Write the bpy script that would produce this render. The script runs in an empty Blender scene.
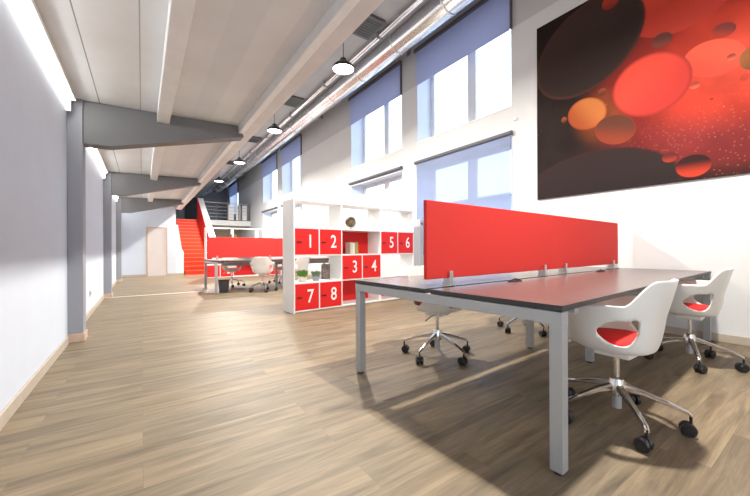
import bpy, bmesh, math, random
from mathutils import Vector, Matrix
random.seed(4)
PI = math.pi
S = bpy.context.scene
C = S.collection

# ------------------------------------------------------------------ materials
def nm(name):
    m = bpy.data.materials.new(name); m.use_nodes = True
    nt = m.node_tree
    b = nt.nodes['Principled BSDF']
    return m, nt, b

def mat(name, col, rough=0.5, metal=0.0, bump=0.0, bscale=60, var=0.0, vscale=3, spec=0.5, coat=0.0):
    m, nt, b = nm(name)
    b.inputs['Base Color'].default_value = (*col, 1)
    b.inputs['Roughness'].default_value = rough
    b.inputs['Metallic'].default_value = metal
    b.inputs['Specular IOR Level'].default_value = spec
    b.inputs['Coat Weight'].default_value = coat
    tc = nt.nodes.new('ShaderNodeTexCoord')
    if var > 0:
        n = nt.nodes.new('ShaderNodeTexNoise'); n.inputs['Scale'].default_value = vscale
        n.inputs['Detail'].default_value = 5
        nt.links.new(tc.outputs['Object'], n.inputs['Vector'])
        r = nt.nodes.new('ShaderNodeValToRGB')
        r.color_ramp.elements[0].position = 0.3; r.color_ramp.elements[1].position = 0.7
        r.color_ramp.elements[0].color = (*[c * (1 - var) for c in col], 1)
        r.color_ramp.elements[1].color = (*[min(1, c * (1 + var)) for c in col], 1)
        nt.links.new(n.outputs['Fac'], r.inputs['Fac'])
        nt.links.new(r.outputs['Color'], b.inputs['Base Color'])
    if bump > 0:
        n = nt.nodes.new('ShaderNodeTexNoise'); n.inputs['Scale'].default_value = bscale
        n.inputs['Detail'].default_value = 4
        nt.links.new(tc.outputs['Object'], n.inputs['Vector'])
        bp = nt.nodes.new('ShaderNodeBump'); bp.inputs['Strength'].default_value = bump
        bp.inputs['Distance'].default_value = 0.01
        nt.links.new(n.outputs['Fac'], bp.inputs['Height'])
        nt.links.new(bp.outputs['Normal'], b.inputs['Normal'])
    return m

def emis(name, col, st):
    m = bpy.data.materials.new(name); m.use_nodes = True
    nt = m.node_tree; nt.nodes.clear()
    e = nt.nodes.new('ShaderNodeEmission'); e.inputs['Color'].default_value = (*col, 1); e.inputs['Strength'].default_value = st
    o = nt.nodes.new('ShaderNodeOutputMaterial'); nt.links.new(e.outputs[0], o.inputs[0])
    return m

def floor_mat():
    m, nt, b = nm('oak_laminate')
    L = nt.links.new; N = nt.nodes.new
    tc = N('ShaderNodeTexCoord')
    br = N('ShaderNodeTexBrick')
    br.offset = 0.37; br.offset_frequency = 2
    br.inputs['Scale'].default_value = 1.0
    br.inputs['Brick Width'].default_value = 1.3
    br.inputs['Row Height'].default_value = 0.19
    br.inputs['Mortar Size'].default_value = 0.0012
    br.inputs['Mortar Smooth'].default_value = 0.2
    br.inputs['Bias'].default_value = 0.0
    br.inputs['Color1'].default_value = (0.0, 0.0, 0.0, 1)
    br.inputs['Color2'].default_value = (1, 1, 1, 1)
    br.inputs['Mortar'].default_value = (0.5, 0.5, 0.5, 1)
    L(tc.outputs['Object'], br.inputs['Vector'])
    # grain: noise stretched along the planks, shifted per plank
    sc = N('ShaderNodeVectorMath'); sc.operation = 'MULTIPLY'; sc.inputs[1].default_value = (0.9, 9.0, 1)
    L(tc.outputs['Object'], sc.inputs[0])
    ad = N('ShaderNodeVectorMath'); ad.operation = 'ADD'
    sh = N('ShaderNodeVectorMath'); sh.operation = 'MULTIPLY'; sh.inputs[1].default_value = (7.3, 3.1, 5)
    L(br.outputs['Color'], sh.inputs[0]); L(sc.outputs[0], ad.inputs[0]); L(sh.outputs[0], ad.inputs[1])
    n1 = N('ShaderNodeTexNoise'); n1.inputs['Scale'].default_value = 1.6; n1.inputs['Detail'].default_value = 8
    n1.inputs['Roughness'].default_value = 0.6; n1.inputs['Distortion'].default_value = 0.7
    L(ad.outputs[0], n1.inputs['Vector'])
    r = N('ShaderNodeValToRGB')
    e = r.color_ramp.elements
    e[0].position = 0.30; e[0].color = (0.125, 0.095, 0.062, 1)
    e[1].position = 0.72; e[1].color = (0.315, 0.248, 0.163, 1)
    e2 = e.new(0.5); e2.color = (0.22, 0.17, 0.110, 1)
    L(n1.outputs['Fac'], r.inputs['Fac'])
    # tone per plank
    hr = N('ShaderNodeValToRGB')
    hr.color_ramp.elements[0].color = (0.85, 0.85, 0.865, 1); hr.color_ramp.elements[1].color = (1.07, 1.04, 1.0, 1)
    L(br.outputs['Color'], hr.inputs['Fac'])
    mx = N('ShaderNodeMixRGB'); mx.blend_type = 'MULTIPLY'; mx.inputs[0].default_value = 1
    L(r.outputs['Color'], mx.inputs[1]); L(hr.outputs['Color'], mx.inputs[2])
    # fine pores
    s2 = N('ShaderNodeVectorMath'); s2.operation = 'MULTIPLY'; s2.inputs[1].default_value = (3, 60, 1)
    L(tc.outputs['Object'], s2.inputs[0])
    n2 = N('ShaderNodeTexNoise'); n2.inputs['Scale'].default_value = 2.0; n2.inputs['Detail'].default_value = 4
    L(s2.outputs[0], n2.inputs['Vector'])
    r2 = N('ShaderNodeValToRGB'); r2.color_ramp.elements[0].position = 0.35; r2.color_ramp.elements[1].position = 0.6
    r2.color_ramp.elements[0].color = (0.84, 0.82, 0.80, 1); r2.color_ramp.elements[1].color = (1, 1, 1, 1)
    L(n2.outputs['Fac'], r2.inputs['Fac'])
    m2 = N('ShaderNodeMixRGB'); m2.blend_type = 'MULTIPLY'; m2.inputs[0].default_value = 1
    L(mx.outputs[0], m2.inputs[1]); L(r2.outputs['Color'], m2.inputs[2])
    m3 = N('ShaderNodeMixRGB'); m3.blend_type = 'MIX'
    L(br.outputs['Fac'], m3.inputs[0]); L(m2.outputs[0], m3.inputs[1]); m3.inputs[2].default_value = (0.16, 0.12, 0.08, 1)
    L(m3.outputs[0], b.inputs['Base Color'])
    b.inputs['Roughness'].default_value = 0.5
    b.inputs['Specular IOR Level'].default_value = 0.4
    bp = N('ShaderNodeBump'); bp.inputs['Strength'].default_value = 0.08; bp.inputs['Distance'].default_value = 0.003
    L(n2.outputs['Fac'], bp.inputs['Height']); L(bp.outputs[0], b.inputs['Normal'])
    return m

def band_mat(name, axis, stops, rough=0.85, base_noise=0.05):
    """constant-colour bands along one object axis: ceiling boards, and the shadow line painted into the right wall.
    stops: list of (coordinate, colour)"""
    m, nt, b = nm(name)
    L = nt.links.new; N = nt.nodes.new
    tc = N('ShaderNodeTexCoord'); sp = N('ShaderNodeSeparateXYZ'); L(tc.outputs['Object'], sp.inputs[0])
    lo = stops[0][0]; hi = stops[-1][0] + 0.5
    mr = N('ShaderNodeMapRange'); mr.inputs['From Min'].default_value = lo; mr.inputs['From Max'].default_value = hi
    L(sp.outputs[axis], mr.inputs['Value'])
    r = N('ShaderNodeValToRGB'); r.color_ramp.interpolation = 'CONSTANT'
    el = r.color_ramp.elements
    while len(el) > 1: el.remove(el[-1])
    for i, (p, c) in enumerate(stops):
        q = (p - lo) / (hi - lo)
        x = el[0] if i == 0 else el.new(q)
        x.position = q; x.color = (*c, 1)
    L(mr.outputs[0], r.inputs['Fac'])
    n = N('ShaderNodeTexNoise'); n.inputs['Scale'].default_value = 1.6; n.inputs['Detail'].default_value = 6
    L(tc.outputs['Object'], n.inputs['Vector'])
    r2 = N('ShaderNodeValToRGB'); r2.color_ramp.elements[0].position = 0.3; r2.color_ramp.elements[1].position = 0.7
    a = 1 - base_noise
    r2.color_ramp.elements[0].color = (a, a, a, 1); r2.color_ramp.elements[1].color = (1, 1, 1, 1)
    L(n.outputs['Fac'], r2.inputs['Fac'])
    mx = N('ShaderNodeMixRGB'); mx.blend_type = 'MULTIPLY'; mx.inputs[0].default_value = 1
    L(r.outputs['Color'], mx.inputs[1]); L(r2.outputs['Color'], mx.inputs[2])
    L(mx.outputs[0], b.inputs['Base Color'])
    b.inputs['Roughness'].default_value = rough
    return m

def glass_mat():
    m = bpy.data.materials.new('window_glass'); m.use_nodes = True
    nt = m.node_tree; nt.nodes.clear(); L = nt.links.new; N = nt.nodes.new
    t = N('ShaderNodeBsdfTransparent'); t.inputs[0].default_value = (0.93, 0.97, 1, 1)
    g = N('ShaderNodeBsdfGlossy'); g.inputs['Roughness'].default_value = 0.03
    f = N('ShaderNodeLayerWeight'); f.inputs[0].default_value = 0.12
    mx = N('ShaderNodeMixShader'); L(f.outputs['Facing'], mx.inputs[0]); L(t.outputs[0], mx.inputs[1]); L(g.outputs[0], mx.inputs[2])
    o = N('ShaderNodeOutputMaterial'); L(mx.outputs[0], o.inputs[0])
    return m

def fabric_mat(name, col, see, trans=0.35):
    """roller blind screen cloth: diffuse + translucent weave with tiny openings"""
    m = bpy.data.materials.new(name); m.use_nodes = True
    nt = m.node_tree; nt.nodes.clear(); L = nt.links.new; N = nt.nodes.new
    d = N('ShaderNodeBsdfDiffuse'); d.inputs[0].default_value = (*col, 1)
    tl = N('ShaderNodeBsdfTranslucent'); tl.inputs[0].default_value = (*col, 1)
    tr = N('ShaderNodeBsdfTransparent'); tr.inputs[0].default_value = (0.9, 0.93, 1, 1)
    a = N('ShaderNodeMixShader'); a.inputs[0].default_value = trans
    L(d.outputs[0], a.inputs[1]); L(tl.outputs[0], a.inputs[2])
    b_ = N('ShaderNodeMixShader'); b_.inputs[0].default_value = see
    L(a.outputs[0], b_.inputs[1]); L(tr.outputs[0], b_.inputs[2])
    o = N('ShaderNodeOutputMaterial'); L(b_.outputs[0], o.inputs[0])
    return m

def art_mat():
    """the wall print: macro photograph of oil drops, dark on the left, glowing red on the right"""
    m, nt, b = nm('oil_drop_print')
    L = nt.links.new; N = nt.nodes.new
    tc = N('ShaderNodeTexCoord'); P = tc.outputs['Object']
    def dist(cy, cz, ry, rz, rot=0, wob=0):
        s = N('ShaderNodeVectorMath'); s.operation = 'SUBTRACT'; s.inputs[1].default_value = (0, cy, cz); L(P, s.inputs[0])
        v = s.outputs[0]
        r = N('ShaderNodeVectorRotate'); r.rotation_type = 'X_AXIS'; r.inputs['Angle'].default_value = rot; L(v, r.inputs['Vector'])
        k = N('ShaderNodeVectorMath'); k.operation = 'MULTIPLY'; k.inputs[1].default_value = (0, 1 / ry, 1 / rz); L(r.outputs[0], k.inputs[0])
        l = N('ShaderNodeVectorMath'); l.operation = 'LENGTH'; L(k.outputs[0], l.inputs[0])
        return l.outputs['Value'], k.outputs[0]
    def ramp(val, stops, interp='EASE'):
        r = N('ShaderNodeValToRGB'); r.color_ramp.interpolation = interp
        el = r.color_ramp.elements
        while len(el) > 1: el.remove(el[-1])
        for i, (p, c) in enumerate(stops):
            e = el[0] if i == 0 else el.new(p)
            e.position = p; e.color = (*c, 1) if len(c) == 3 else c
        L(val, r.inputs['Fac']); return r.outputs['Color']
    def mix(f, a, c, mode='MIX'):
        x = N('ShaderNodeMixRGB'); x.blend_type = mode
        for sock, val in ((0, f), (1, a), (2, c)):
            if isinstance(val, float): x.inputs[sock].default_value = val
            elif isinstance(val, tuple): x.inputs[sock].default_value = (*val, 1)
            else: L(val, x.inputs[sock])
        return x.outputs[0]
    W = (1, 1, 1); K = (0, 0, 0)
    dark = (0.022, 0.014, 0.013)
    # background glow
    d, _ = dist(0.62, 2.95, 1.75, 1.35)
    base = ramp(d, [(0, (0.612, 0.072, 0.040)), (0.35, (0.446, 0.040, 0.022)), (0.62, (0.200, 0.022, 0.018)), (0.95, dark)])
    d, _ = dist(0.55, 2.1, 1.9, 0.42, -0.12)
    base = mix(ramp(d, [(0, (0.45,) * 3), (1, K)]), base, (0.220, 0.035, 0.040))
    d, _ = dist(1.95, 2.75, 0.42, 0.45)
    base = mix(ramp(d, [(0.3, (0.8,) * 3), (1, K)]), base, (0.220, 0.055, 0.020))
    # clouds
    n = N('ShaderNodeTexNoise'); n.inputs['Scale'].default_value = 2.2; n.inputs['Detail'].default_value = 4; L(P, n.inputs['Vector'])
    base = mix(0.6, base, ramp(n.outputs['Fac'], [(0.3, (0.5,) * 3), (0.65, (1.0,) * 3)]), 'MULTIPLY')
    # small bubbles
    for scale, lo in ((13, 0.17), (27, 0.22)):
        vo = N('ShaderNodeTexVoronoi'); vo.inputs['Scale'].default_value = scale; L(P, vo.inputs['Vector'])
        rim = ramp(vo.outputs['Distance'], [(0.0, (0.5,) * 3), (lo * 0.6, K), (lo * 0.85, W), (lo, K)], 'LINEAR')
        sel = N('ShaderNodeSeparateColor'); L(vo.outputs['Color'], sel.inputs[0])
        pick = ramp(sel.outputs[0], [(0, K), (0.62, W)], 'CONSTANT')
        area, _ = dist(0.75, 2.05, 1.45, 0.75)
        am = ramp(area, [(0.4, W), (1, K)])
        base = mix(mix(1.0, mix(1.0, rim, pick, 'MULTIPLY'), am, 'MULTIPLY'), base, (0.432, 0.122, 0.072))
    vo = N('ShaderNodeTexVoronoi'); vo.inputs['Scale'].default_value = 5.5; L(P, vo.inputs['Vector'])
    sel = N('ShaderNodeSeparateColor'); L(vo.outputs['Color'], sel.inputs[0])
    pick = ramp(sel.outputs[1], [(0, K), (0.45, W)], 'CONSTANT')
    area, _ = dist(0.9, 2.1, 1.6, 0.8)
    fill = ramp(vo.outputs['Distance'], [(0.0, W), (0.19, W), (0.21, K)], 'LINEAR')
    drk = mix(0.62, base, (0.03, 0.008, 0.008))
    base = mix(mix(1.0, mix(1.0, fill, pick, 'MULTIPLY'), ramp(area, [(0.5, W), (1, K)]), 'MULTIPLY'), base, drk)
    vo = N('ShaderNodeTexVoronoi'); vo.inputs['Scale'].default_value = 7; L(P, vo.inputs['Vector'])
    base = mix(ramp(vo.outputs['Distance'], [(0, (0.55,) * 3), (0.07, K)], 'LINEAR'), base, (0.400, 0.300, 0.260))
    # big drops: centre v,h ; radii ; rotation ; lit colour, shaded colour, gradient direction
    def drop(base, cy, cz, ry, rz, rot, c0, c1, gy, gz, rimc=None, rimw=0.8, edge=0.03):
        d, k = dist(cy, cz, ry, rz, rot)
        dt = N('ShaderNodeVectorMath'); dt.operation = 'DOT_PRODUCT'; dt.inputs[1].default_value = (0, gy * 0.5, gz * 0.5); L(k, dt.inputs[0])
        ad = N('ShaderNodeMath'); ad.operation = 'ADD'; ad.inputs[1].default_value = 0.5; L(dt.outputs['Value'], ad.inputs[0])
        col = ramp(ad.outputs[0], [(0.12, c1), (0.75, c0)])
        if rimc: col = mix(ramp(d, [(rimw, K), (1.0, (0.75,) * 3)]), col, rimc)
        return mix(ramp(d, [(1 - edge, W), (1.0, K)], 'LINEAR'), base, col)
    base = drop(base, 2.16, 1.70, 1.05, 0.62, 0.12, (0.020, 0.016, 0.016), (0.028, 0.018, 0.018), 0, -1, (0.060, 0.015, 0.010), 0.93)
    base = drop(base, 1.154, 3.86, 0.52, 0.40, -0.1, (0.576, 0.061, 0.036), (0.360, 0.036, 0.025), 0, 1)
    base = drop(base, 2.143, 3.76, 0.72, 0.60, 0.5, (0.030, 0.019, 0.017), (0.045, 0.028, 0.024), 0.3, -1, (0.090, 0.030, 0.020), 0.9)
    base = drop(base, 0.876, 3.03, 0.26, 0.19, -0.5, (0.648, 0.086, 0.050), (0.540, 0.058, 0.036), 0, 1)
    base = drop(base, 1.425, 2.968, 0.40, 0.37, -0.55, (0.612, 0.061, 0.040), (0.432, 0.036, 0.029), 0.9, 0.2, (0.216, 0.022, 0.020), 0.86)
    base = drop(base, 2.122, 2.851, 0.26, 0.215, -0.5, (0.446, 0.144, 0.043), (0.302, 0.065, 0.022), -0.4, 0.8, (0.216, 0.036, 0.011), 0.85)
    base = drop(base, 1.789, 2.535, 0.245, 0.185, -0.5, (0.100, 0.035, 0.022), (0.230, 0.043, 0.022), 0.2, 0.9, (0.252, 0.036, 0.022), 0.92)
    base = drop(base, 0.794, 3.290, 0.095, 0.075, -0.5, (0.140, 0.030, 0.025), (0.288, 0.036, 0.022), 0, 1)
    base = drop(base, 1.305, 3.445, 0.10, 0.085, -0.3, (0.090, 0.030, 0.025), (0.160, 0.040, 0.030), 0, 1)
    base = drop(base, 0.60, 2.900, 0.085, 0.115, 0.2, (0.252, 0.086, 0.029), (0.140, 0.060, 0.030), 0.3, 1)
    base = drop(base, 1.827, 4.22, 0.10, 0.10, 0, (0.396, 0.043, 0.022), (0.200, 0.030, 0.020), 0, 1)
    base = drop(base, 1.038, 1.91, 0.15, 0.125, 0, (0.030, 0.012, 0.012), (0.446, 0.043, 0.022), 0, 1)
    base = drop(base, 1.240, 2.052, 0.07, 0.06, 0, (0.100, 0.020, 0.020), (0.288, 0.036, 0.022), 0, 1)
    base = drop(base, 1.93, 3.08, 0.05, 0.05, 0, (0.216, 0.050, 0.022), (0.080, 0.030, 0.020), 0, 1)
    base = drop(base, 2.42, 2.86, 0.04, 0.045, 0, (0.252, 0.058, 0.022), (0.080, 0.030, 0.020), 0, 1)
    base = drop(base, 0.74, 2.98, 0.035, 0.035, 0, (0.250, 0.040, 0.030), (0.504, 0.108, 0.058), 0, 1)
    base = drop(base, 1.02, 2.80, 0.045, 0.04, 0, (0.280, 0.040, 0.030), (0.504, 0.108, 0.058), 0, 1)
    base = drop(base, 0.05, 3.5, 0.4, 0.35, 0.3, (0.504, 0.065, 0.036), (0.288, 0.029, 0.022), 0, 1)
    base = drop(base, -0.3, 2.6, 0.28, 0.25, 0.2, (0.360, 0.101, 0.036), (0.216, 0.036, 0.022), 0, 1)
    L(base, b.inputs['Base Color'])
    b.inputs['Roughness'].default_value = 0.6
    b.inputs['Specular IOR Level'].default_value = 0.08
    return m

M = {}
M['floor'] = floor_mat()
M['white_wall'] = mat('white_plaster', (0.80, 0.80, 0.79), 0.85, bump=0.05, bscale=90, var=0.015)
M['left_wall'] = mat('pale_blue_grey_plaster', (0.60, 0.655, 0.74), 0.8, bump=0.05, bscale=90, var=0.02)
M['right_wall'] = band_mat('wall_paint_upper_shade', 2, [(0, (0.66, 0.665, 0.675)), (4.64, (0.52, 0.52, 0.525))], 0.85, 0.03)  # darker grey above the windows' blinds puts a shadow line into the wall colour
M['dark_wall'] = mat('dark_grey_paint', (0.24, 0.24, 0.25), 0.8, var=0.03)
M['ceil_low'] = band_mat('low_ceiling_boards', 0, [(-0.8, (0.84, 0.84, 0.84)), (-0.395, (0.30, 0.30, 0.30)), (-0.390, (0.86, 0.86, 0.85)),  # boards left of the purlin are coloured lighter to add bounce light
    (-0.02, (0.50, 0.50, 0.49)), (-0.012, (0.90, 0.90, 0.91)), (0.30, (0.80, 0.80, 0.80)), (0.52, (0.77, 0.77, 0.77)), (0.74, (0.81, 0.81, 0.81)),
    (0.96, (0.75, 0.75, 0.76))], 0.85, 0.10)
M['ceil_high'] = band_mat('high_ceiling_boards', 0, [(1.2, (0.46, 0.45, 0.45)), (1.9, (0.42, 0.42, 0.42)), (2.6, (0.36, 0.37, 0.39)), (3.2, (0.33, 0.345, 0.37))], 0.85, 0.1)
M['beam'] = mat('grey_painted_steel', (0.19, 0.19, 0.195), 0.6, var=0.04)
M['column'] = mat('grey_column_paint', (0.28, 0.29, 0.325), 0.6, var=0.03)
M['purlin'] = mat('white_painted_timber', (0.88, 0.875, 0.86), 0.6, var=0.03, vscale=8)
M['fascia'] = mat('beige_fascia_board', (0.72, 0.69, 0.67), 0.7, var=0.05, vscale=6)
M['skirting'] = mat('oak_skirting', (0.46, 0.40, 0.33), 0.5, var=0.06, vscale=9)
M['door'] = mat('greige_door_leaf', (0.64, 0.58, 0.56), 0.55, var=0.02)
M['doorframe'] = mat('light_wood_frame', (0.55, 0.40, 0.31), 0.5, var=0.08, vscale=10)
M['darkdoor'] = mat('near_black_door', (0.02, 0.02, 0.022), 0.5)
M['metal'] = mat('brushed_metal', (0.62, 0.62, 0.63), 0.3, 1.0, var=0.05, vscale=20)
M['alu'] = mat('aluminium_strip', (0.95, 0.93, 0.90), 0.45, 0.3)
M['duct'] = mat('galvanised_duct', (0.72, 0.72, 0.74), 0.24, 0.95, var=0.06, vscale=4)
M['chrome'] = mat('polished_aluminium', (0.74, 0.73, 0.72), 0.16, 1.0)
M['frame'] = mat('silver_powder_coat', (0.42, 0.43, 0.44), 0.42, 0.35)
M['desk'] = mat('dark_brown_laminate', (0.12, 0.095, 0.088), 0.27, var=0.06, vscale=12, spec=1.0)
M['deskedge'] = mat('dark_edge_banding', (0.035, 0.035, 0.037), 0.5)
M['red'] = mat('red_fabric', (0.60, 0.034, 0.028), 0.75, bump=0.15, bscale=500, spec=0.25)
M['redlam'] = mat('red_laminate', (0.70, 0.018, 0.018), 0.5, spec=0.3)
M['redstep'] = mat('red_stair_paint', (0.85, 0.045, 0.015), 0.55, spec=0.3)
M['nosing'] = mat('light_red_nosing', (0.95, 0.16, 0.08), 0.45)
M['pad'] = mat('red_seat_fabric', (0.78, 0.012, 0.012), 0.8, bump=0.1, bscale=400)
M['shell'] = mat('white_plastic', (0.76, 0.745, 0.71), 0.32)
M['white'] = mat('white_melamine', (0.86, 0.86, 0.86), 0.45)
M['black'] = mat('black_plastic', (0.012, 0.012, 0.013), 0.35)
M['shade'] = mat('black_lamp_shade', (0.02, 0.022, 0.024), 0.4)
M['winframe'] = mat('white_window_frame', (0.72, 0.73, 0.76), 0.4)
M['jamb'] = mat('window_reveal_paint', (0.70, 0.76, 0.88), 0.8)
M['glass'] = glass_mat()
M['blind'] = fabric_mat('dark_blue_blind', (0.50, 0.53, 0.68), 0.03, 0.45)
M['sheer'] = fabric_mat('pale_blue_sheer_blind', (0.38, 0.42, 0.54), 0.45, 0.30)
M['rail'] = mat('dark_blind_rail', (0.10, 0.10, 0.12), 0.5)
M['panel'] = mat('dark_ceiling_panel', (0.10, 0.10, 0.10), 0.6, var=0.05)
M['bulb'] = emis('lamp_diffuser', (1.0, 0.97, 0.92), 7)
M['led'] = emis('led_strip', (1.0, 0.985, 0.94), 17)
M['beige'] = mat('beige_wall_lining', (0.62, 0.53, 0.42), 0.7, var=0.03)
M['green'] = mat('grass_green_leaves', (0.10, 0.26, 0.03), 0.6, var=0.3, vscale=60)
M['greygreen'] = mat('grey_green_leaves', (0.16, 0.22, 0.15), 0.6, var=0.3, vscale=60)
M['pot'] = mat('pale_pot', (0.62, 0.60, 0.50), 0.5)
M['potgrey'] = mat('grey_pot', (0.30, 0.33, 0.36), 0.5)
M['globe'] = mat('antique_globe', (0.13, 0.085, 0.04), 0.35, var=0.75, vscale=14)
M['brass'] = mat('brass_stand', (0.45, 0.32, 0.13), 0.3, 1.0)
M['cream'] = mat('cream_paper', (0.62, 0.55, 0.42), 0.7)
M['tan'] = mat('tan_cover', (0.40, 0.24, 0.10), 0.6)
M['olive'] = mat('olive_cover', (0.33, 0.33, 0.08), 0.6)
M['pages'] = mat('paper_block', (0.72, 0.70, 0.63), 0.8)
M['radiator'] = mat('grey_radiator_enamel', (0.50, 0.51, 0.53), 0.45)
M['binmat'] = mat('charcoal_bin_plastic', (0.05, 0.052, 0.055), 0.5)
M['outside'] = mat('pale_blue_render', (0.42, 0.52, 0.72), 0.9)
M['art'] = art_mat()
M['canvas_side'] = mat('dark_canvas_edge', (0.03, 0.02, 0.02), 0.8)

# ------------------------------------------------------------------ mesh helpers
def box(bm, a, b, bev=0.0):
    vs = [bm.verts.new((x, y, z)) for x in (a[0], b[0]) for y in (a[1], b[1]) for z in (a[2], b[2])]
    fs = [(0, 1, 3, 2), (4, 6, 7, 5), (0, 4, 5, 1), (2, 3, 7, 6), (0, 2, 6, 4), (1, 5, 7, 3)]
    faces = [bm.faces.new([vs[i] for i in f]) for f in fs]
    if bev > 0:
        es = list({e for f in faces for e in f.edges})
        bmesh.ops.bevel(bm, geom=es, offset=bev, segments=2, affect='EDGES', profile=0.5)
    return bm

def prism(bm, poly, axis, t0, t1):
    """poly: list of 2-D points in the plane perpendicular to axis (0 x, 1 y, 2 z)"""
    def p(q, t):
        return [(t, q[0], q[1]), (q[0], t, q[1]), (q[0], q[1], t)][axis]
    a = [bm.verts.new(p(q, t0)) for q in poly]; b = [bm.verts.new(p(q, t1)) for q in poly]
    n = len(poly)
    bm.faces.new(a); bm.faces.new(b[::-1])
    for i in range(n): bm.faces.new((a[i], b[i], b[(i + 1) % n], a[(i + 1) % n]))
    return bm

def cyl(bm, p0, p1, r0, r1=None, seg=20, caps=True):
    p0 = Vector(p0); p1 = Vector(p1); r1 = r0 if r1 is None else r1
    d = (p1 - p0).normalized()
    u = d.orthogonal().normalized(); w = d.cross(u)
    A = []; B = []
    for i in range(seg):
        t = 2 * PI * i / seg; o = u * math.cos(t) + w * math.sin(t)
        A.append(bm.verts.new(p0 + o * r0)); B.append(bm.verts.new(p1 + o * r1))
    for i in range(seg): bm.faces.new((A[i], B[i], B[(i + 1) % seg], A[(i + 1) % seg]))
    if caps: bm.faces.new(A[::-1]); bm.faces.new(B)
    return bm

def lathe(bm, prof, seg=32, c=(0, 0, 0), closed=False):
    rings = []
    for r, z in prof:
        if r < 1e-5: rings.append([bm.verts.new((c[0], c[1], c[2] + z))])
        else: rings.append([bm.verts.new((c[0] + r * math.cos(2 * PI * i / seg), c[1] + r * math.sin(2 * PI * i / seg), c[2] + z)) for i in range(seg)])
    pr = list(zip(rings, rings[1:]))
    if closed: pr.append((rings[-1], rings[0]))
    for A, B in pr:
        for i in range(seg):
            j = (i + 1) % seg
            if len(A) == 1 and len(B) == 1: continue
            if len(A) == 1: bm.faces.new((A[0], B[j], B[i]))
            elif len(B) == 1: bm.faces.new((A[i], A[j], B[0]))
            else: bm.faces.new((A[i], A[j], B[j], B[i]))
    return bm

def loft_bar(bm, secs):
    """secs: list of (point, half-width, half-height, sideways dir, up dir)"""
    R = []
    for p, w, h, sd, up in secs:
        p = Vector(p); sd = Vector(sd); up = Vector(up)
        R.append([bm.verts.new(p + sd * (w * cx) + up * (h * cz)) for cx, cz in
                  ((-1, -.5), (-.6, -1), (.6, -1), (1, -.5), (1, .5), (.6, 1), (-.6, 1), (-1, .5))])
    for A, B in zip(R, R[1:]):
        for i in range(8): bm.faces.new((A[i], A[(i + 1) % 8], B[(i + 1) % 8], B[i]))
    bm.faces.new(R[0][::-1]); bm.faces.new(R[-1])
    return bm

def tube(bm, pts, r, seg=8):
    for a, b in zip(pts, pts[1:]): cyl(bm, a, b, r, seg=seg)
    return bm

def obj(name, bm, m, parent=None, smooth=False, loc=None, rotz=0):
    bmesh.ops.recalc_face_normals(bm, faces=bm.faces)
    me = bpy.data.meshes.new(name); bm.to_mesh(me); bm.free()
    for x in (m if isinstance(m, (list, tuple)) else [m]): me.materials.append(x)
    if smooth:
        for p in me.polygons: p.use_smooth = True
        if smooth == 'auto':
            me.set_sharp_from_angle(angle=math.radians(38))
    o = bpy.data.objects.new(name, me); C.objects.link(o)
    if parent: o.parent = parent
    if loc: o.location = loc
    if rotz: o.rotation_euler = (0, 0, rotz)
    return o

def tag(o, label, cat, group=None):
    o['label'] = label; o['category'] = cat
    if group: o['group'] = group
    return o

def thing(name, label, cat, loc=(0, 0, 0), rotz=0, group=None):
    o = bpy.data.objects.new(name, None); C.objects.link(o)
    o.empty_display_size = 0.05
    o.location = loc; o.rotation_euler = (0, 0, rotz)
    return tag(o, label, cat, group)

def struct(name, bm, m, parent=None, smooth=False):
    o = obj(name, bm, m, parent, smooth)
    if parent is None: o['kind'] = 'structure'
    return o

def sroot(name, loc=(0, 0, 0)):
    o = bpy.data.objects.new(name, None); C.objects.link(o); o.location = loc
    o['kind'] = 'structure'
    return o

def kids(o): return [c for c in bpy.data.objects if c.parent == o]
def dup(o, loc=None, rotz=None, label=None, parent=None):
    c = o.copy(); C.objects.link(c)
    if parent: c.parent = parent
    if loc is not None: c.location = loc
    if rotz is not None: c.rotation_euler = (0, 0, rotz)
    if label: c['label'] = label
    for k in kids(o): dup(k, parent=c)
    return c

B = bmesh.new

# ------------------------------------------------------------------ the room
UL, UR, VF, VB = -0.665, 5.06, 15.4, -2.6
bm = B(); box(bm, (UL - 0.2, VB, -0.12), (UR + 0.5, 26.0, 0.0)); struct('floor', bm, M['floor'])
bm = B(); box(bm, (UL - 0.2, VB, 0), (UL, VF + 0.15, 2.75)); struct('wall_left', bm, M['left_wall'])
# low ceiling over the aisle
bm = B(); prism(bm, [(UL - 0.2, 2.655), (1.19, 2.72), (1.19, 2.9), (UL - 0.2, 2.9)], 1, VB, VF + 0.15); struct('ceiling', bm, M['ceil_low'])
# fascia wall between low and high ceiling, high ceiling with its sloping part
bm = B(); box(bm, (1.17, VB, 2.62), (1.30, VF + 0.15, 4.7)); struct('wall_fascia', bm, M['fascia'])
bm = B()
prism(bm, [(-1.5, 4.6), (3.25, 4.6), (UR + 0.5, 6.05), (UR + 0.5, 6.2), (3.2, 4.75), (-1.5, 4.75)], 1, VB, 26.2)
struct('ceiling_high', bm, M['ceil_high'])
bm = B(); box(bm, (1.10, VB, 2.615), (1.17, VF, 2.73), 0.008); struct('trim_1', bm, M['purlin'])
bm = B(); box(bm, (0.155, VB, 2.57), (0.285, VF, 2.70), 0.006); struct('trim_2', bm, M['purlin'])
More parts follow.
